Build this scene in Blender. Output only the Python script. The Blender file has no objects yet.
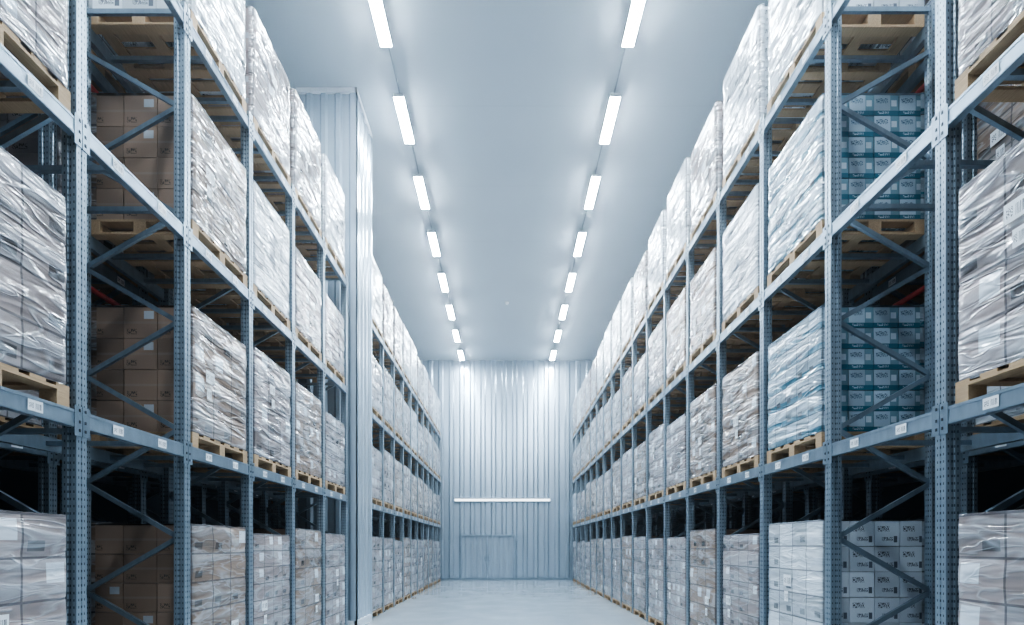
import bpy, math, random
from mathutils import Vector, noise
random.seed(7)
scene=bpy.context.scene
COL=scene.collection
try:
    scene.view_settings.view_transform='AgX'
    scene.view_settings.look='AgX - High Contrast'
except Exception as e: print(e)
W=2.97; CAMZ=1.6; CEIL=10.4; YB=25.6; YF=-5.0; XW=6.5
LEV=[2.48,4.49,6.46]   # beam centre heights
BH=0.12

# ---------------------------------------------------------------- node helpers
def newmat(name):
    m=bpy.data.materials.new(name); m.use_nodes=True
    nt=m.node_tree; nt.nodes.clear()
    o=nt.nodes.new('ShaderNodeOutputMaterial')
    return m,nt,o
def N(nt,t,**k):
    n=nt.nodes.new(t)
    for a,b in k.items(): setattr(n,a,b)
    return n
def sock(nt,s,v):
    if hasattr(v,'is_output'): nt.links.new(v,s)
    else: s.default_value=v
def math_(nt,op,a,b=0.0,c=None,clamp=False):
    n=N(nt,'ShaderNodeMath',operation=op); n.use_clamp=clamp
    sock(nt,n.inputs[0],a); sock(nt,n.inputs[1],b)
    if c is not None: sock(nt,n.inputs[2],c)
    return n.outputs[0]
def mix(nt,f,a,b):
    n=N(nt,'ShaderNodeMix',data_type='RGBA')
    sock(nt,n.inputs['Factor'],f)
    for s,v in ((n.inputs[6],a),(n.inputs[7],b)):
        if hasattr(v,'is_output'): nt.links.new(v,s)
        else: s.default_value=(*v,1)
    return n.outputs[2]
def noise_(nt,vec,scale,detail=3,rough=.5,dist=0):
    n=N(nt,'ShaderNodeTexNoise'); n.inputs['Scale'].default_value=scale
    n.inputs['Detail'].default_value=detail; n.inputs['Roughness'].default_value=rough
    n.inputs['Distortion'].default_value=dist
    if vec is not None: nt.links.new(vec,n.inputs['Vector'])
    return n.outputs['Fac']
def mapping(nt,vec,scale=(1,1,1),rot=(0,0,0)):
    n=N(nt,'ShaderNodeMapping'); n.inputs['Scale'].default_value=scale; n.inputs['Rotation'].default_value=rot
    nt.links.new(vec,n.inputs['Vector']); return n.outputs[0]
def ramp(nt,f,a,b):
    n=N(nt,'ShaderNodeMapRange'); nt.links.new(f,n.inputs[0])
    n.inputs[1].default_value=a; n.inputs[2].default_value=b
    return n.outputs[0]
def bsdf(nt,o,color,rough=.5,metal=0.0,bump=None,bstr=.3,bdist=.01,link=True):
    p=N(nt,'ShaderNodeBsdfPrincipled')
    if hasattr(color,'is_output'): nt.links.new(color,p.inputs['Base Color'])
    else: p.inputs['Base Color'].default_value=(*color,1)
    sock(nt,p.inputs['Roughness'],rough); sock(nt,p.inputs['Metallic'],metal)
    if bump is not None:
        b=N(nt,'ShaderNodeBump'); b.inputs['Strength'].default_value=bstr; b.inputs['Distance'].default_value=bdist
        nt.links.new(bump,b.inputs['Height']); nt.links.new(b.outputs[0],p.inputs['Normal'])
    if link: nt.links.new(p.outputs[0],o.inputs[0])
    return p
def objc(nt): return N(nt,'ShaderNodeTexCoord').outputs['Object']
def uvxy(nt):
    s=N(nt,'ShaderNodeSeparateXYZ'); nt.links.new(N(nt,'ShaderNodeTexCoord').outputs['UV'],s.inputs[0])
    return s.outputs[0],s.outputs[1]
def rect(nt,u,v,u0,u1,v0,v1):
    a=math_(nt,'COMPARE',u,(u0+u1)/2,(u1-u0)/2); b=math_(nt,'COMPARE',v,(v0+v1)/2,(v1-v0)/2)
    return math_(nt,'MULTIPLY',a,b)

# ---------------------------------------------------------------- materials
def steel(name,col,metal=.5,rough=.32,var=.2):
    m,nt,o=newmat(name); c=objc(nt)
    f=noise_(nt,mapping(nt,c,(3,3,1)),6,2)
    colr=mix(nt,f,tuple(x*(1-var) for x in col),tuple(min(1,x*(1+var)) for x in col))
    bsdf(nt,o,colr,rough,metal); return m
M_STEEL=steel('galvanised_steel',(.27,.335,.395))
M_BEAM=steel('beam_steel',(.31,.38,.445),.5,.31)
M_BRACE=steel('brace_steel',(.26,.325,.385))
M_RED=steel('red_pipe_paint',(.45,.04,.035),.0,.4)
M_DARK=steel('dark_metal',(.06,.075,.09),.3,.5)
def perf():
    m,nt,o=newmat('perforated_post_steel'); u,v=uvxy(nt); c=objc(nt)
    f=noise_(nt,c,8,2)
    base=mix(nt,f,(.25,.315,.375),(.40,.47,.53))
    fr=math_(nt,'FRACT',math_(nt,'DIVIDE',v,.05))
    h=math_(nt,'MULTIPLY',math_(nt,'COMPARE',u,0.0,.0045),math_(nt,'COMPARE',fr,.5,.17))
    col=mix(nt,math_(nt,'MULTIPLY',h,.75),base,(.03,.04,.05))
    bsdf(nt,o,col,.3,.5); return m
M_PERF=perf()
def wood():
    m,nt,o=newmat('pallet_wood'); c=objc(nt)
    g=noise_(nt,mapping(nt,c,(30,2,30)),3,2,.6)
    r=N(nt,'ShaderNodeNewGeometry').outputs['Random Per Island']
    col=mix(nt,g,(.36,.23,.13),(.70,.50,.31))
    col=mix(nt,math_(nt,'MULTIPLY',r,.4),col,(.36,.27,.18))
    bsdf(nt,o,col,.7); return m
M_WOOD=wood()
BASE={'brown':(.34,.24,.18),'grey':(.38,.315,.30),'white':(.72,.76,.80),'teal':(.47,.57,.64)}
def carton(kind):
    base=BASE[kind]
    m,nt,o=newmat(kind+'_carton'); u,v=uvxy(nt); uvv=N(nt,'ShaderNodeTexCoord').outputs['UV']
    r=N(nt,'ShaderNodeNewGeometry').outputs['Random Per Island']
    col=mix(nt,r,tuple(x*.78 for x in base),tuple(min(1,x*1.18) for x in base))
    tn=noise_(nt,mapping(nt,uvv,(38,14,1)),1,1)
    txt=math_(nt,'GREATER_THAN',tn,.52)
    if kind in('brown','grey'):
        col=mix(nt,math_(nt,'MULTIPLY',rect(nt,u,v,.0,1,.46,.54),.3),col,(.42,.36,.31))
        col=mix(nt,math_(nt,'MULTIPLY',rect(nt,u,v,.08,.38,.12,.3),txt),col,(.10,.08,.07))
        sel=math_(nt,'GREATER_THAN',r,.75)
        lab=math_(nt,'MULTIPLY',rect(nt,u,v,.6,.9,.62,.88),sel)
        col=mix(nt,lab,col,(.55,.57,.6))
    elif kind=='white':
        col=mix(nt,math_(nt,'MULTIPLY',rect(nt,u,v,.12,.6,.58,.8),txt),col,(.05,.055,.08))
        col=mix(nt,math_(nt,'MULTIPLY',rect(nt,u,v,.3,.75,.2,.36),txt),col,(.14,.16,.2))
        col=mix(nt,rect(nt,u,v,.78,.92,.15,.4),col,(.16,.18,.22))
    else:
        col=mix(nt,rect(nt,u,v,0,1,.0,.24),col,(.05,.17,.24))
        col=mix(nt,rect(nt,u,v,.66,1,.24,1),col,(.20,.34,.41))
        col=mix(nt,math_(nt,'MULTIPLY',rect(nt,u,v,.08,.56,.6,.85),txt),col,(.05,.12,.2))
        col=mix(nt,rect(nt,u,v,.7,.92,.45,.75),col,(.6,.67,.72))
        col=mix(nt,math_(nt,'MULTIPLY',rect(nt,u,v,.15,.6,.08,.2),txt),col,(.5,.62,.68))
    bsdf(nt,o,col,.4); return m
M_CART={k:carton(k) for k in BASE}
def wrapped(kind):
    """cartons drawn under tight glossy stretch film, its highlights painted into the colour; UV is in carton cells"""
    base=BASE[kind]
    m,nt,o=newmat('stretch_wrapped_'+kind+'_cartons'); u,v=uvxy(nt)
    oi=N(nt,'ShaderNodeObjectInfo').outputs['Random']
    add=N(nt,'ShaderNodeVectorMath',operation='ADD'); nt.links.new(objc(nt),add.inputs[0])
    sc=N(nt,'ShaderNodeCombineXYZ')
    for i in range(3): nt.links.new(math_(nt,'MULTIPLY',oi,37.0+i*11),sc.inputs[i])
    nt.links.new(sc.outputs[0],add.inputs[1]); c=add.outputs[0]
    fu=math_(nt,'FRACT',u); fv=math_(nt,'FRACT',v)
    cell=N(nt,'ShaderNodeCombineXYZ'); nt.links.new(math_(nt,'FLOOR',u),cell.inputs[0]); nt.links.new(math_(nt,'FLOOR',v),cell.inputs[1]); nt.links.new(oi,cell.inputs[2])
    wn=N(nt,'ShaderNodeTexWhiteNoise',noise_dimensions='3D'); nt.links.new(cell.outputs[0],wn.inputs[0]); r=wn.outputs['Value']
    col=mix(nt,r,tuple(x*.62 for x in base),tuple(min(1,x*1.12) for x in base))
    if kind=='teal': col=mix(nt,math_(nt,'LESS_THAN',fv,.30),col,(.06,.20,.27))
    if kind in('brown','grey'):
        col=mix(nt,math_(nt,'MULTIPLY',rect(nt,fu,fv,.5,.9,.4,.88),math_(nt,'GREATER_THAN',r,.74)),col,(.75,.78,.82))
    col=mix(nt,math_(nt,'MULTIPLY',rect(nt,fu,fv,.1,.45,.15,.4),math_(nt,'LESS_THAN',r,.5)),col,tuple(x*.25 for x in base))
    # dark seams between cartons, with a narrow margin round every edge
    gap=math_(nt,'MAXIMUM',math_(nt,'GREATER_THAN',math_(nt,'ABSOLUTE',math_(nt,'SUBTRACT',fu,.5)),.478),math_(nt,'GREATER_THAN',math_(nt,'ABSOLUTE',math_(nt,'SUBTRACT',fv,.5)),.47))
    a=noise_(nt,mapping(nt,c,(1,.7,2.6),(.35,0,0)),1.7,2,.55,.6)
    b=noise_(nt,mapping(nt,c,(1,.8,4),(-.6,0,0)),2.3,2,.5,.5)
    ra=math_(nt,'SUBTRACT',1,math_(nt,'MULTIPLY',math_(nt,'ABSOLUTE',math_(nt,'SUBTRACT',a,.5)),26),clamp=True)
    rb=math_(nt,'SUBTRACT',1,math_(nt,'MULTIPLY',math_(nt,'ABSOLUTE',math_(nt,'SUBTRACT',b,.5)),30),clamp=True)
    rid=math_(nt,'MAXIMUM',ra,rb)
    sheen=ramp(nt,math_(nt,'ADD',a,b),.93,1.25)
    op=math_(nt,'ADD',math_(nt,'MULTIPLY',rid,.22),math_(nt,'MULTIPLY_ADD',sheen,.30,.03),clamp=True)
    col=mix(nt,op,col,(.76,.84,.92))  # pale film tint, with wrinkle highlights and sheen painted into the base colour
    col=mix(nt,math_(nt,'MULTIPLY',gap,.62),col,(.05,.05,.06))
    h=math_(nt,'ADD',math_(nt,'ADD',a,b),math_(nt,'MULTIPLY',rid,.08))
    p=bsdf(nt,o,col,.13,0,h,.95,.038)
    p.inputs['Specular IOR Level'].default_value=1.0
    return m
M_WRAP={k:wrapped(k) for k in BASE}
def label():
    m,nt,o=newmat('paper_label'); u,v=uvxy(nt); uvv=N(nt,'ShaderNodeTexCoord').outputs['UV']
    bar=math_(nt,'GREATER_THAN',noise_(nt,mapping(nt,uvv,(45,.4,1)),1,0),.55)
    txt=math_(nt,'GREATER_THAN',noise_(nt,mapping(nt,uvv,(26,12,1)),1,1),.54)
    k=math_(nt,'ADD',math_(nt,'MULTIPLY',rect(nt,u,v,.5,.92,.2,.75),bar),math_(nt,'MULTIPLY',rect(nt,u,v,.1,.38,.25,.75),txt),clamp=True)
    bsdf(nt,o,mix(nt,k,(.88,.9,.92),(.08,.08,.1)),.5); return m
M_LABEL=label()
def sheet(name,col,metal,rough):
    m,nt,o=newmat(name); c=objc(nt)
    f=noise_(nt,mapping(nt,c,(3,3,.15)),1.5,2,.5)
    colr=mix(nt,f,tuple(x*.9 for x in col),tuple(min(1,x*1.08) for x in col))
    bsdf(nt,o,colr,rough,metal,f,.08,.02); return m
M_SHEET=sheet('corrugated_sheet',(.50,.60,.69),.6,.27)
M_COLSHEET=sheet('column_cladding',(.62,.72,.80),.55,.24)
def ceilm():
    m,nt,o=newmat('ceiling_panels'); s=N(nt,'ShaderNodeSeparateXYZ'); c=objc(nt); nt.links.new(c,s.inputs[0])
    l1=math_(nt,'COMPARE',math_(nt,'FRACT',math_(nt,'DIVIDE',s.outputs[1],2.4)),.5,.003)
    f=noise_(nt,c,.6,2)
    base=mix(nt,f,(.45,.52,.575),(.51,.58,.635))
    bsdf(nt,o,mix(nt,math_(nt,'MULTIPLY',l1,.3),base,(.3,.35,.4)),.4); return m
def floorm():
    m,nt,o=newmat('polished_concrete'); c=objc(nt); s=N(nt,'ShaderNodeSeparateXYZ'); nt.links.new(c,s.inputs[0])
    f=noise_(nt,c,1.3,4,.6); g=noise_(nt,c,30,2)
    base=mix(nt,f,(.34,.40,.45),(.50,.56,.61))
    base=mix(nt,math_(nt,'MULTIPLY',g,.3),base,(.26,.30,.34))
    l=math_(nt,'COMPARE',math_(nt,'FRACT',math_(nt,'DIVIDE',s.outputs[1],5.0)),.5,.001)
    bsdf(nt,o,mix(nt,math_(nt,'MULTIPLY',l,.6),base,(.15,.17,.2)),math_(nt,'MULTIPLY_ADD',f,.2,.03)); return m
def plain(name,col,rough=.5,metal=0):
    m,nt,o=newmat(name); f=noise_(nt,objc(nt),4,2)
    bsdf(nt,o,mix(nt,f,tuple(x*.92 for x in col),tuple(min(1,x*1.06) for x in col)),rough,metal); return m
M_CEIL=ceilm(); M_FLOOR=floorm(); M_WALL=plain('side_wall_panel',(.13,.17,.21)); M_WHITE=plain('white_paint',(.9,.93,.96),.35)
M_HOUS=plain('lamp_housing',(.8,.84,.88),.35,.1)
def emit(name,col,s):
    m,nt,o=newmat(name); e=N(nt,'ShaderNodeEmission'); e.inputs[0].default_value=(*col,1); e.inputs[1].default_value=s
    nt.links.new(e.outputs[0],o.inputs[0]); return m
M_LAMP=emit('led_diffuser',(.79,.905,1.0),178)

# ---------------------------------------------------------------- mesh builder
class MB:
    def __init__(s): s.v=[];s.f=[];s.m=[];s.uv=[];s.mats=[];s.sm=[]
    def mi(s,m):
        if m not in s.mats: s.mats.append(m)
        return s.mats.index(m)
    def face(s,pts,mat,uv=None,smooth=False):
        b=len(s.v); s.v+= [tuple(p) for p in pts]; s.f.append(tuple(range(b,b+len(pts)))); s.m.append(s.mi(mat)); s.sm.append(smooth)
        s.uv+= uv if uv else [(0,0)]*len(pts)
    def box(s,a,b,mat,unit=True,jit=0):
        x0,y0,z0=a;x1,y1,z1=b
        if x0>x1:x0,x1=x1,x0
        if y0>y1:y0,y1=y1,y0
        k=len(s.v)
        s.v+=[(x0,y0,z0),(x1,y0,z0),(x1,y1,z0),(x0,y1,z0),(x0,y0,z1),(x1,y0,z1),(x1,y1,z1),(x0,y1,z1)]
        for q,w,h in (((0,1,5,4),x1-x0,z1-z0),((1,2,6,5),y1-y0,z1-z0),((2,3,7,6),x1-x0,z1-z0),((3,0,4,7),y1-y0,z1-z0),((4,5,6,7),x1-x0,y1-y0),((3,2,1,0),x1-x0,y1-y0)):
            s.f.append(tuple(k+i for i in q)); s.m.append(s.mi(mat)); s.sm.append(False)
            s.uv+= [(0,0),(1,0),(1,1),(0,1)] if unit else [(-w/2,0),(w/2,0),(w/2,h),(-w/2,h)]
    def bar(s,p0,p1,w,t,mat,wd=Vector((0,1,0))):
        p0=Vector(p0);p1=Vector(p1); d=(p1-p0).normalized(); n=d.cross(wd).normalized(); 
        q=[]
        for p in (p0,p1):
            for a,b in ((-1,-1),(1,-1),(1,1),(-1,1)): q.append(p+n*(a*w/2)+wd*(b*t/2))
        k=len(s.v); s.v+=[tuple(x) for x in q]
        for f in ((0,1,2,3),(7,6,5,4),(0,4,5,1),(1,5,6,2),(2,6,7,3),(3,7,4,0)):
            s.f.append(tuple(k+i for i in f)); s.m.append(s.mi(mat)); s.sm.append(False); s.uv+=[(0,0)]*4
    def prism(s,poly,z0,z1,mat,ends=True):
        n=len(poly)
        for i in range(n):
            a=poly[i];b=poly[(i+1)%n]; L=math.hypot(a[0]-b[0],a[1]-b[1])
            s.face([(a[0],a[1],z0),(b[0],b[1],z0),(b[0],b[1],z1),(a[0],a[1],z1)],mat,[(-L/2,z0),(L/2,z0),(L/2,z1),(-L/2,z1)])
        if ends:
            s.face([(p[0],p[1],z1) for p in poly],mat,[(1,0)]*n); s.face([(p[0],p[1],z0) for p in poly][::-1],mat,[(1,0)]*n)
    def cyl(s,c,r,h,mat,n=20,axis='z',r2=None):
        r2=r if r2 is None else r2
        def P(a,rr,t):
            x,y=math.cos(a)*rr,math.sin(a)*rr
            return (c[0]+x,c[1]+y,c[2]+t) if axis=='z' else (c[0]+x,c[1]+t,c[2]+y)
        A=[2*math.pi*i/n for i in range(n)]
        for i in range(n):
            j=(i+1)%n
            s.face([P(A[i],r,0),P(A[j],r,0),P(A[j],r2,h),P(A[i],r2,h)],mat,smooth=True)
        s.face([P(a,r2,h) for a in A],mat); s.face([P(a,r,0) for a in A][::-1],mat)
    def mesh(s,name):
        me=bpy.data.meshes.new(name); me.from_pydata(s.v,[],s.f)
        for m in s.mats: me.materials.append(m)
        me.polygons.foreach_set('material_index',s.m); me.polygons.foreach_set('use_smooth',s.sm)
        ul=me.uv_layers.new(name='UVMap'); flat=[c for t in s.uv for c in t]; ul.data.foreach_set('uv',flat)
        me.update(); return me
def obj(name,me,loc=(0,0,0),rz=0):
    o=bpy.data.objects.new(name,me); o.location=loc; o.rotation_euler=(0,0,rz); COL.objects.link(o); return o

# ---------------------------------------------------------------- room
b=MB(); b.box((-XW,YF,-.1),(XW,YB,0),M_FLOOR); obj('floor',b.mesh('floor'))
b=MB(); b.box((-XW,YF,CEIL),(XW,YB,CEIL+.1),M_CEIL); obj('ceiling',b.mesh('ceiling'))
for n,x0,x1 in (('wall_left',-XW-.1,-XW),('wall_right',XW,XW+.1)):
    b=MB(); b.box((x0,YF,0),(x1,YB,CEIL),M_WALL); obj(n,b.mesh(n))
b=MB(); b.box((-XW,YF-.1,0),(XW,YF,CEIL),M_WALL); obj('wall_front',b.mesh('wall_front'))
def corr(x0,x1,per=.32,dep=.05):
    pts=[];x=x0
    while x<x1-1e-6:
        for dx,d in ((0,0),(per*.46,0),(per*.60,dep),(per*.86,dep)):
            if x+dx<=x1: pts.append((x+dx,d))
        x+=per
    pts.append((x1,0)); return pts
b=MB()
for (xa,da),(xb,db) in zip(*(lambda p:(p[:-1],p[1:]))(corr(-XW,XW,.5,.055))):
    b.face([(xa,YB-da,0),(xb,YB-db,0),(xb,YB-db,CEIL),(xa,YB-da,CEIL)],M_SHEET)
b.box((-XW,YB+.001,0),(XW,YB+.1,CEIL),M_SHEET)
obj('wall_back',b.mesh('wall_back'))
b=MB(); b.box((-XW,YB-.09,0),(XW,YB-.055,.10),M_STEEL); obj('baseboard_back',b.mesh('baseboard_back'))
M_BARL=emit('door_light_diffuser',(.85,.94,1.0),3.0)
b=MB(); b.box((-2.48,YB-.16,3.70),(2.05,YB-.056,3.84),M_WHITE)
b.box((-2.46,YB-.17,3.72),(2.03,YB-.16,3.81),M_BARL)
b.box((-2.48,YB-.2,3.84),(2.05,YB-.056,3.86),M_HOUS)
obj('trim_1',b.mesh('door_header_light_bar'))
b=MB()
x0,x1,h=-2.13,.33,2.06
for (p,q) in (((x0-.07,0),(x0,h)),((x1,0),(x1+.07,h)),((x0-.07,h),(x1+.07,h+.08)),((-.95,0),(-.9,h))):
    b.box((p[0],YB-.12,p[1]),(q[0],YB-.056,q[1]),M_BEAM)
for xa,xb in ((x0,-.95),(-.9,x1)):
    pp=corr(xa,xb,.28,.02)
    for (a,da),(c,dc) in zip(pp[:-1],pp[1:]):
        b.face([(a,YB-.066-da,.02),(c,YB-.066-dc,.02),(c,YB-.066-dc,h),(a,YB-.066-da,h)],M_SHEET)
b.box((-1.05,YB-.15,.95),(-.99,YB-.1,1.15),M_STEEL); b.box((-.86,YB-.15,.95),(-.8,YB-.1,1.15),M_STEEL)
obj('door_1',b.mesh('door_1'))

# clad column
b=MB()
X0,X1,Y0,Y1=-4.02,-2.9,10.38,11.55
poly=[]
for (x,d) in corr(0,X1-X0,.28,.045): poly.append((X0+x,Y0-d+.045))
for (x,d) in corr(0,Y1-Y0,.29,.04): poly.append((X1+d-.04,Y0+.045+x*(Y1-Y0-.045)/(Y1-Y0)))
for (x,d) in corr(0,X1-X0,.28,.035): poly.append((X1-x,Y1+d))
poly.append((X0,Y1))
b.prism(poly,0.0,CEIL-.001,M_COLSHEET,False)
b.box((X1-.08,Y0-.012,0.001),(X1+.015,Y0+.05,CEIL-.001),M_COLSHEET)
b.box((X1+.003,Y0-.012,0.001),(X1+.015,Y0+.08,CEIL-.001),M_COLSHEET)
b.box((X1-.04,Y1-.08,0.001),(X1+.015,Y1+.01,CEIL-.001),M_COLSHEET)
b.box((X0-.02,Y0-.02,CEIL-.09),(X1+.02,Y0+.03,CEIL-.001),M_HOUS)
b.box((X1-.03,Y0-.02,CEIL-.09),(X1+.02,Y1,CEIL-.001),M_HOUS)
b.box((X0-.02,Y0-.02,0.001),(X1+.02,Y0+.03,.16),M_HOUS); b.box((X1-.03,Y0-.02,0.001),(X1+.02,Y1,.16),M_HOUS)
obj('corrugated_column_enclosure',b.mesh('column'))

# ---------------------------------------------------------------- racks
D=1.03
def rack(name,ys,sg):
    b=MB()
    X=lambda s: sg*(W+s)
    top=LEV[-1]+.16
    for y in ys:
        for s0 in (0,D-.10):
            P=[(0,-.045),(.035,-.045),(.041,-.036),(.059,-.036),(.065,-.045),(.10,-.045),(.10,.045),(.065,.045),(.059,.036),(.041,.036),(.035,.045),(0,.045),(0,.006),(.006,0),(0,-.006)]
            poly=[(X(s0+p[0]),y+p[1]) for p in P]
            if sg<0: poly=poly[::-1]
            b.prism(poly,0.012,top,M_PERF)
            b.box((X(s0-.02),y-.075,.0),(X(s0+.12),y+.075,.012),M_STEEL)
            for dx in (-.008,.108): b.cyl((X(s0+dx),y+.06,.012),.01,.02,M_DARK,8)
        z=.18; k=0
        b.bar((X(.1),y,z),(X(D-.1),y,z),.045,.03,M_BRACE)
        while z+.50<top:
            a,c=((.08,D-.08) if k%2 else (D-.08,.08))
            b.bar((X(a),y,z),(X(c),y,z+.5),.042,.03,M_BRACE)
            z+=.5;k+=1
        b.bar((X(.1),y,top-.06),(X(D-.1),y,top-.06),.045,.03,M_BRACE)
    for y0,y1 in zip(ys[:-1],ys[1:]):
        for L in LEV:
            for s0,s1 in ((.0,.05),(D-.05,D)):
                b.box((X(s0),y0+.046,L-BH/2),(X(s1),y1-.046,L+BH/2),M_BEAM)
                aisle = s0==0
                sf=-.004 if aisle else D+.001
                b.box((X(sf),y0+.05,L+BH/2-.022),(X(sf+.003),y1-.05,L+BH/2-.004),M_BEAM)
                b.box((X(sf),y0+.05,L-BH/2+.004),(X(sf+.003),y1-.05,L-BH/2+.022),M_BEAM)
                for yy in (y0+.003,y1-.048):
                    sa=-.007 if aisle else D
                    b.box((X(sa),yy-.02 if yy>y0+.5 else yy,L-.12),(X(sa+.006),yy+.065 if yy<y0+.5 else yy+.045,L+.09),M_STEEL)
                    for dz in (-.09,-.03,.05): b.box((X(sa-.004 if aisle else sa+.006),yy+.016,L+dz),(X(sa if aisle else sa+.01),yy+.03,L+dz+.02),M_DARK)
            for t in (.28,.70):
                yc=y0+(y1-y0)*t
                xx=X(-.006)
                q=[(xx,yc-.055,L-.035),(xx,yc+.055,L-.035),(xx,yc+.055,L+.035),(xx,yc-.055,L+.035)]
                if sg>0: q=[q[1],q[0],q[3],q[2]]
                b.face(q,M_LABEL,[(0,0),(1,0),(1,1),(0,1)])
            for t in (.3,.7):
                yc=y0+(y1-y0)*t
                b.box((X(.05),yc-.02,L-.02),(X(D-.05),yc+.02,L+.02),M_BRACE)
    return b.mesh(name)
ysR=[3.70+1.30*k for k in range(-4,17)]
ysL=[3.77+1.25*k for k in range(-4,6)]
ysF=[11.75+1.25*k for k in range(0,11)]
OFF=D+.22
runs=[(ysR,1),(ysL,-1),(ysF,-1)]
for ys,sg in runs:
    me=rack('pallet_rack',ys,sg)
    obj('pallet_rack',me); obj('pallet_rack',me,(sg*OFF,0,0))

# ---------------------------------------------------------------- pallet loads
LX,LY=.98,1.08
def load(kind,H,nx,ny,nz,seed=0):
    rnd=random.Random(seed); b=MB(); hx,hy=LX/2,LY/2
    for i in range(3):
        yc=(-hy+.05,0,hy-.05)[i]
        b.box((-hx-.01,yc-.05,0),(hx+.01,yc+.05,.022),M_WOOD)
        for j in range(3):
            xc=(-hx+.05,0,hx-.05)[j]
            b.box((xc-.06,yc-.05,.022),(xc+.06,yc+.05,.10),M_WOOD)
    for j in range(3):
        xc=(-hx+.05,0,hx-.05)[j]; b.box((xc-.06,-hy,.10),(xc+.06,hy,.12),M_WOOD)
    for i in range(6):
        yc=-hy+.05+i*(LY-.1)/5; b.box((-hx-.01,yc-.06+(.01 if i==0 else 0),.12),(hx+.01,yc+.06-(.01 if i==5 else 0),.142),M_WOOD)
    z0=.145; mat=M_CART[kind]
    sx=(LX-.02)/nx; sy=(LY-.02)/ny; sz=(H-z0)/nz; g=.004
    for k in range(nz):
        for i in range(nx):
            for j in range(ny):
                if 0<i<nx-1 and 0<j<ny-1 and k<nz-1: continue
                dx=rnd.uniform(-.003,.003);dy=rnd.uniform(-.003,.003)
                x=-hx+.01+i*sx+dx;y=-hy+.01+j*sy+dy;z=z0+k*sz
                b.box((x+g,y+g,z+.001),(x+sx-g,y+sy-g,z+sz-g),mat)
    # stretch wrap: sleeve round the long sides and corners, returning a little way round the ends
    ex,ey=hx+.004,hy-.004; r=.03
    wm=M_WRAP[kind]
    R=26
    for sg in (1,-1):
        prof=[(ex-.05-.04*rnd.random(),-ey-.004,0),(ex-r,-ey-.004,0),(ex-.008,-ey+.010,.5)]
        n1=18
        prof+=[(ex,-ey+r+(2*ey-2*r)*i/n1,1) for i in range(n1+1)]
        prof+=[(ex-.008,ey-.010,.5),(ex-r,ey+.004,0),(ex-.05-.04*rnd.random(),ey+.004,0)]
        n=len(prof); base=len(b.v)
        for a in range(R+1):
            t=a/R
            for (x,y,wt) in prof:
                zb=.142+.02*noise.noise(Vector((x*4+seed+sg,y*4,0)))
                z=zb+(H+.01-zb)*t
                lay=abs(math.sin(math.pi*(z-z0)/sz)); 
                d=.002+wt*(.007*lay+.014*abs(noise.noise(Vector((y*2.5+seed*3.1,sg*5,z*4)))))
                b.v.append((sg*(x+d),y,z))
        def U(k):
            x,y,wt=prof[k%n]; z=b.v[base+k][2]
            return ((y+hy-.01)/sy+.0,(z-z0)/sz)
        for a in range(R):
            for i in range(n-1):
                f=(a*n+i,a*n+i+1,(a+1)*n+i+1,(a+1)*n+i)
                b.f.append(tuple(base+q for q in f)); b.m.append(b.mi(wm)); b.sm.append(True); b.uv+=[U(q) for q in f]
    hz=H+.009
    G=6; base=len(b.v)
    for i in range(G+1):
        for j in range(G+1):
            x=-ex+2*ex*i/G; y=-ey+2*ey*j/G
            b.v.append((x,y,hz+(.012*abs(noise.noise(Vector((x*5,y*5,seed)))) if 0<i<G and 0<j<G else 0)))
    for i in range(G):
        for j in range(G):
            f=(i*(G+1)+j,(i+1)*(G+1)+j,(i+1)*(G+1)+j+1,i*(G+1)+j+1)
            b.f.append(tuple(base+q for q in f)); b.m.append(b.mi(wm)); b.sm.append(True); b.uv+=[(.5,.9)]*4
    for sg in (1,-1):
        if rnd.random()<.25: continue
        yc=rnd.uniform(-.3,.3); zc=z0+(H-z0)*rnd.uniform(.35,.7); xx=sg*(hx+.03)
        for (dy,dz,w,h) in ((0,0,.075,.06),(.02,-.17,.04,.055)):
            q=[(xx,yc+dy-w,zc+dz-h),(xx,yc+dy+w,zc+dz-h),(xx,yc+dy+w,zc+dz+h),(xx,yc+dy-w,zc+dz+h)]
            if sg<0: q=[q[1],q[0],q[3],q[2]]
            b.face(q,M_LABEL,[(0,0),(1,0),(1,1),(0,1)])
    return b.mesh('pallet_load_'+kind)
lib={}
def mk(tag,*a,**k): lib.setdefault(tag,[]).append(load(*a,**k))
mk('mid','brown',1.32,3,3,4,seed=1); mk('mid','grey',1.27,3,4,5,seed=2); mk('mid','white',1.36,4,4,5,seed=3); mk('mid','grey',1.40,2,3,4,seed=4); mk('mid','grey',1.21,3,3,5,seed=5); mk('mid','brown',1.37,3,4,5,seed=16)
mk('top','white',1.50,4,4,6,seed=6); mk('top','grey',1.43,3,3,5,seed=7); mk('top','white',1.55,3,4,5,seed=8); mk('top','grey',1.52,3,4,5,seed=17)
mk('low','grey',1.80,3,3,6,seed=9); mk('low','brown',1.84,3,3,6,seed=10); mk('low','grey',1.74,4,4,8,seed=11)
teal=load('teal',1.33,4,5,6,seed=12); whitelow=load('white',1.84,4,4,7,seed=13); brownmid=load('brown',1.33,3,3,4,seed=14); brownlow=load('brown',1.80,3,3,6,seed=15)
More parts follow.
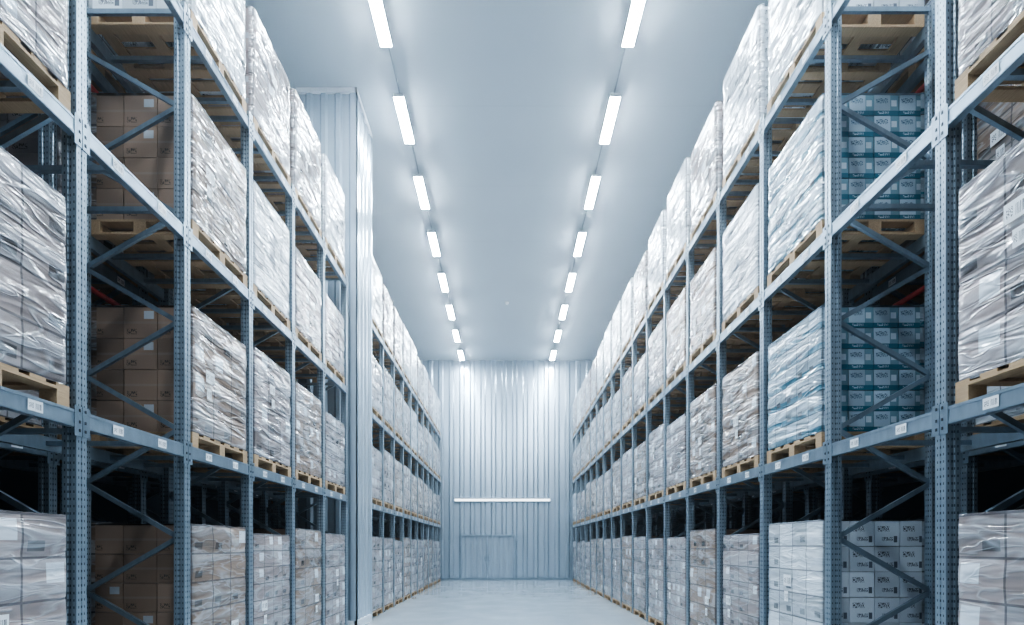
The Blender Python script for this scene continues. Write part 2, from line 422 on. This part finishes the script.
for ys,sg in runs:
    for row in (0,1):
        for bi,(y0,y1) in enumerate(zip(ys[:-1],ys[1:])):
            near = row==0 and abs(y0-3.7)<.2
            if near: continue
            nxt = row==0 and 4.9<y0<5.2
            for li in range(4):
                if row==1 and random.random()<.2: continue
                z=0.001 if li==0 else LEV[li-1]+BH/2+.002
                tag='low' if li==0 else ('top' if li==3 else 'mid')
                me=random.choice(lib[tag])
                if nxt and sg>0: me={0:whitelow,1:teal,2:teal,3:lib['top'][0]}[li]
                if nxt and sg<0: me={0:brownlow,1:brownmid,2:brownmid,3:lib['top'][2]}[li]
                if row==0 and y0<3: me={0:lib['low'][0],1:lib['mid'][3],2:lib['mid'][1],3:me}[li]
                x=sg*(W+D/2-.005+row*OFF)
                obj('wrapped_pallet_load',me,(x+random.uniform(-.008,.008),(y0+y1)/2+random.uniform(-.01,.01),z),random.choice((0,math.pi)))

# sprinkler pipes in the flue
for sg in (1,-1):
    b=MB(); x=sg*(W+D+.13)
    for z in (4.15,6.15):
        b.cyl((x,-1.5,z),.028,25.8,M_RED,12,'y')
        for k in range(10):
            b.cyl((x,-.9+2.6*k,z-.09),.012,.07,M_RED,8)
            b.cyl((x,-.9+2.6*k,z-.1),.022,.012,M_HOUS,10)
    for y in (-1.45,24.4): b.cyl((x,y,0.0),.03,6.15,M_RED,12)
    obj('sprinkler_pipe',b.mesh('sprinkler_pipe'))

# ---------------------------------------------------------------- lamps
b=MB(); LZ=CEIL-.20
b.box((-.095,-.6,LZ),(.095,.6,LZ+.012),M_LAMP)
b.box((-.10,-.62,LZ+.012),(.10,.62,LZ+.05),M_HOUS)
b.box((-.10,-.62,LZ-.004),(.10,-.6,LZ+.012),M_HOUS); b.box((-.10,.6,LZ-.004),(.10,.62,LZ+.012),M_HOUS)
for y in (-.35,.35): b.box((-.006,y-.006,LZ+.05),(.006,y+.006,CEIL-.001),M_HOUS)
lamp=b.mesh('led_lamp')
for sg in (1,-1):
    for k in range(-5,8):
        yc=8.70+2.24*k
        if yc<YF+.7: continue
        obj('ceiling_lamp',lamp,(sg*2.08,yc,0))
    b=MB(); b.box((sg*2.08-.012,YF+.05,CEIL-.03),(sg*2.08+.012,YB-.06,CEIL-.001),M_STEEL)
    obj('lamp_cable_tray',b.mesh('cable_tray'))
b=MB(); b.cyl((0,19.5,CEIL-.06),.05,.059,M_WHITE,16,r2=.08); obj('smoke_detector',b.mesh('smoke_detector'))

# world (faint cold-store air haze) + camera
w=bpy.data.worlds.new('World'); scene.world=w; w.use_nodes=True
wt=w.node_tree
wt.nodes['Background'].inputs[0].default_value=(.5,.65,.8,1); wt.nodes['Background'].inputs[1].default_value=.1
vs=wt.nodes.new('ShaderNodeVolumeScatter'); vs.inputs['Color'].default_value=(.93,.97,1,1); vs.inputs['Density'].default_value=.005; vs.inputs['Anisotropy'].default_value=.72
wt.links.new(vs.outputs[0],[n for n in wt.nodes if n.type=='OUTPUT_WORLD'][0].inputs['Volume'])
cam=bpy.data.cameras.new('camera'); co=bpy.data.objects.new('camera',cam); COL.objects.link(co)
co.location=(0,0,CAMZ); co.rotation_euler=(math.pi/2,0,0)
cam.sensor_width=36; cam.lens=540/1024*36; cam.shift_x=5/1024; cam.shift_y=233.5/1024; cam.clip_start=.05; cam.clip_end=200
scene.camera=co
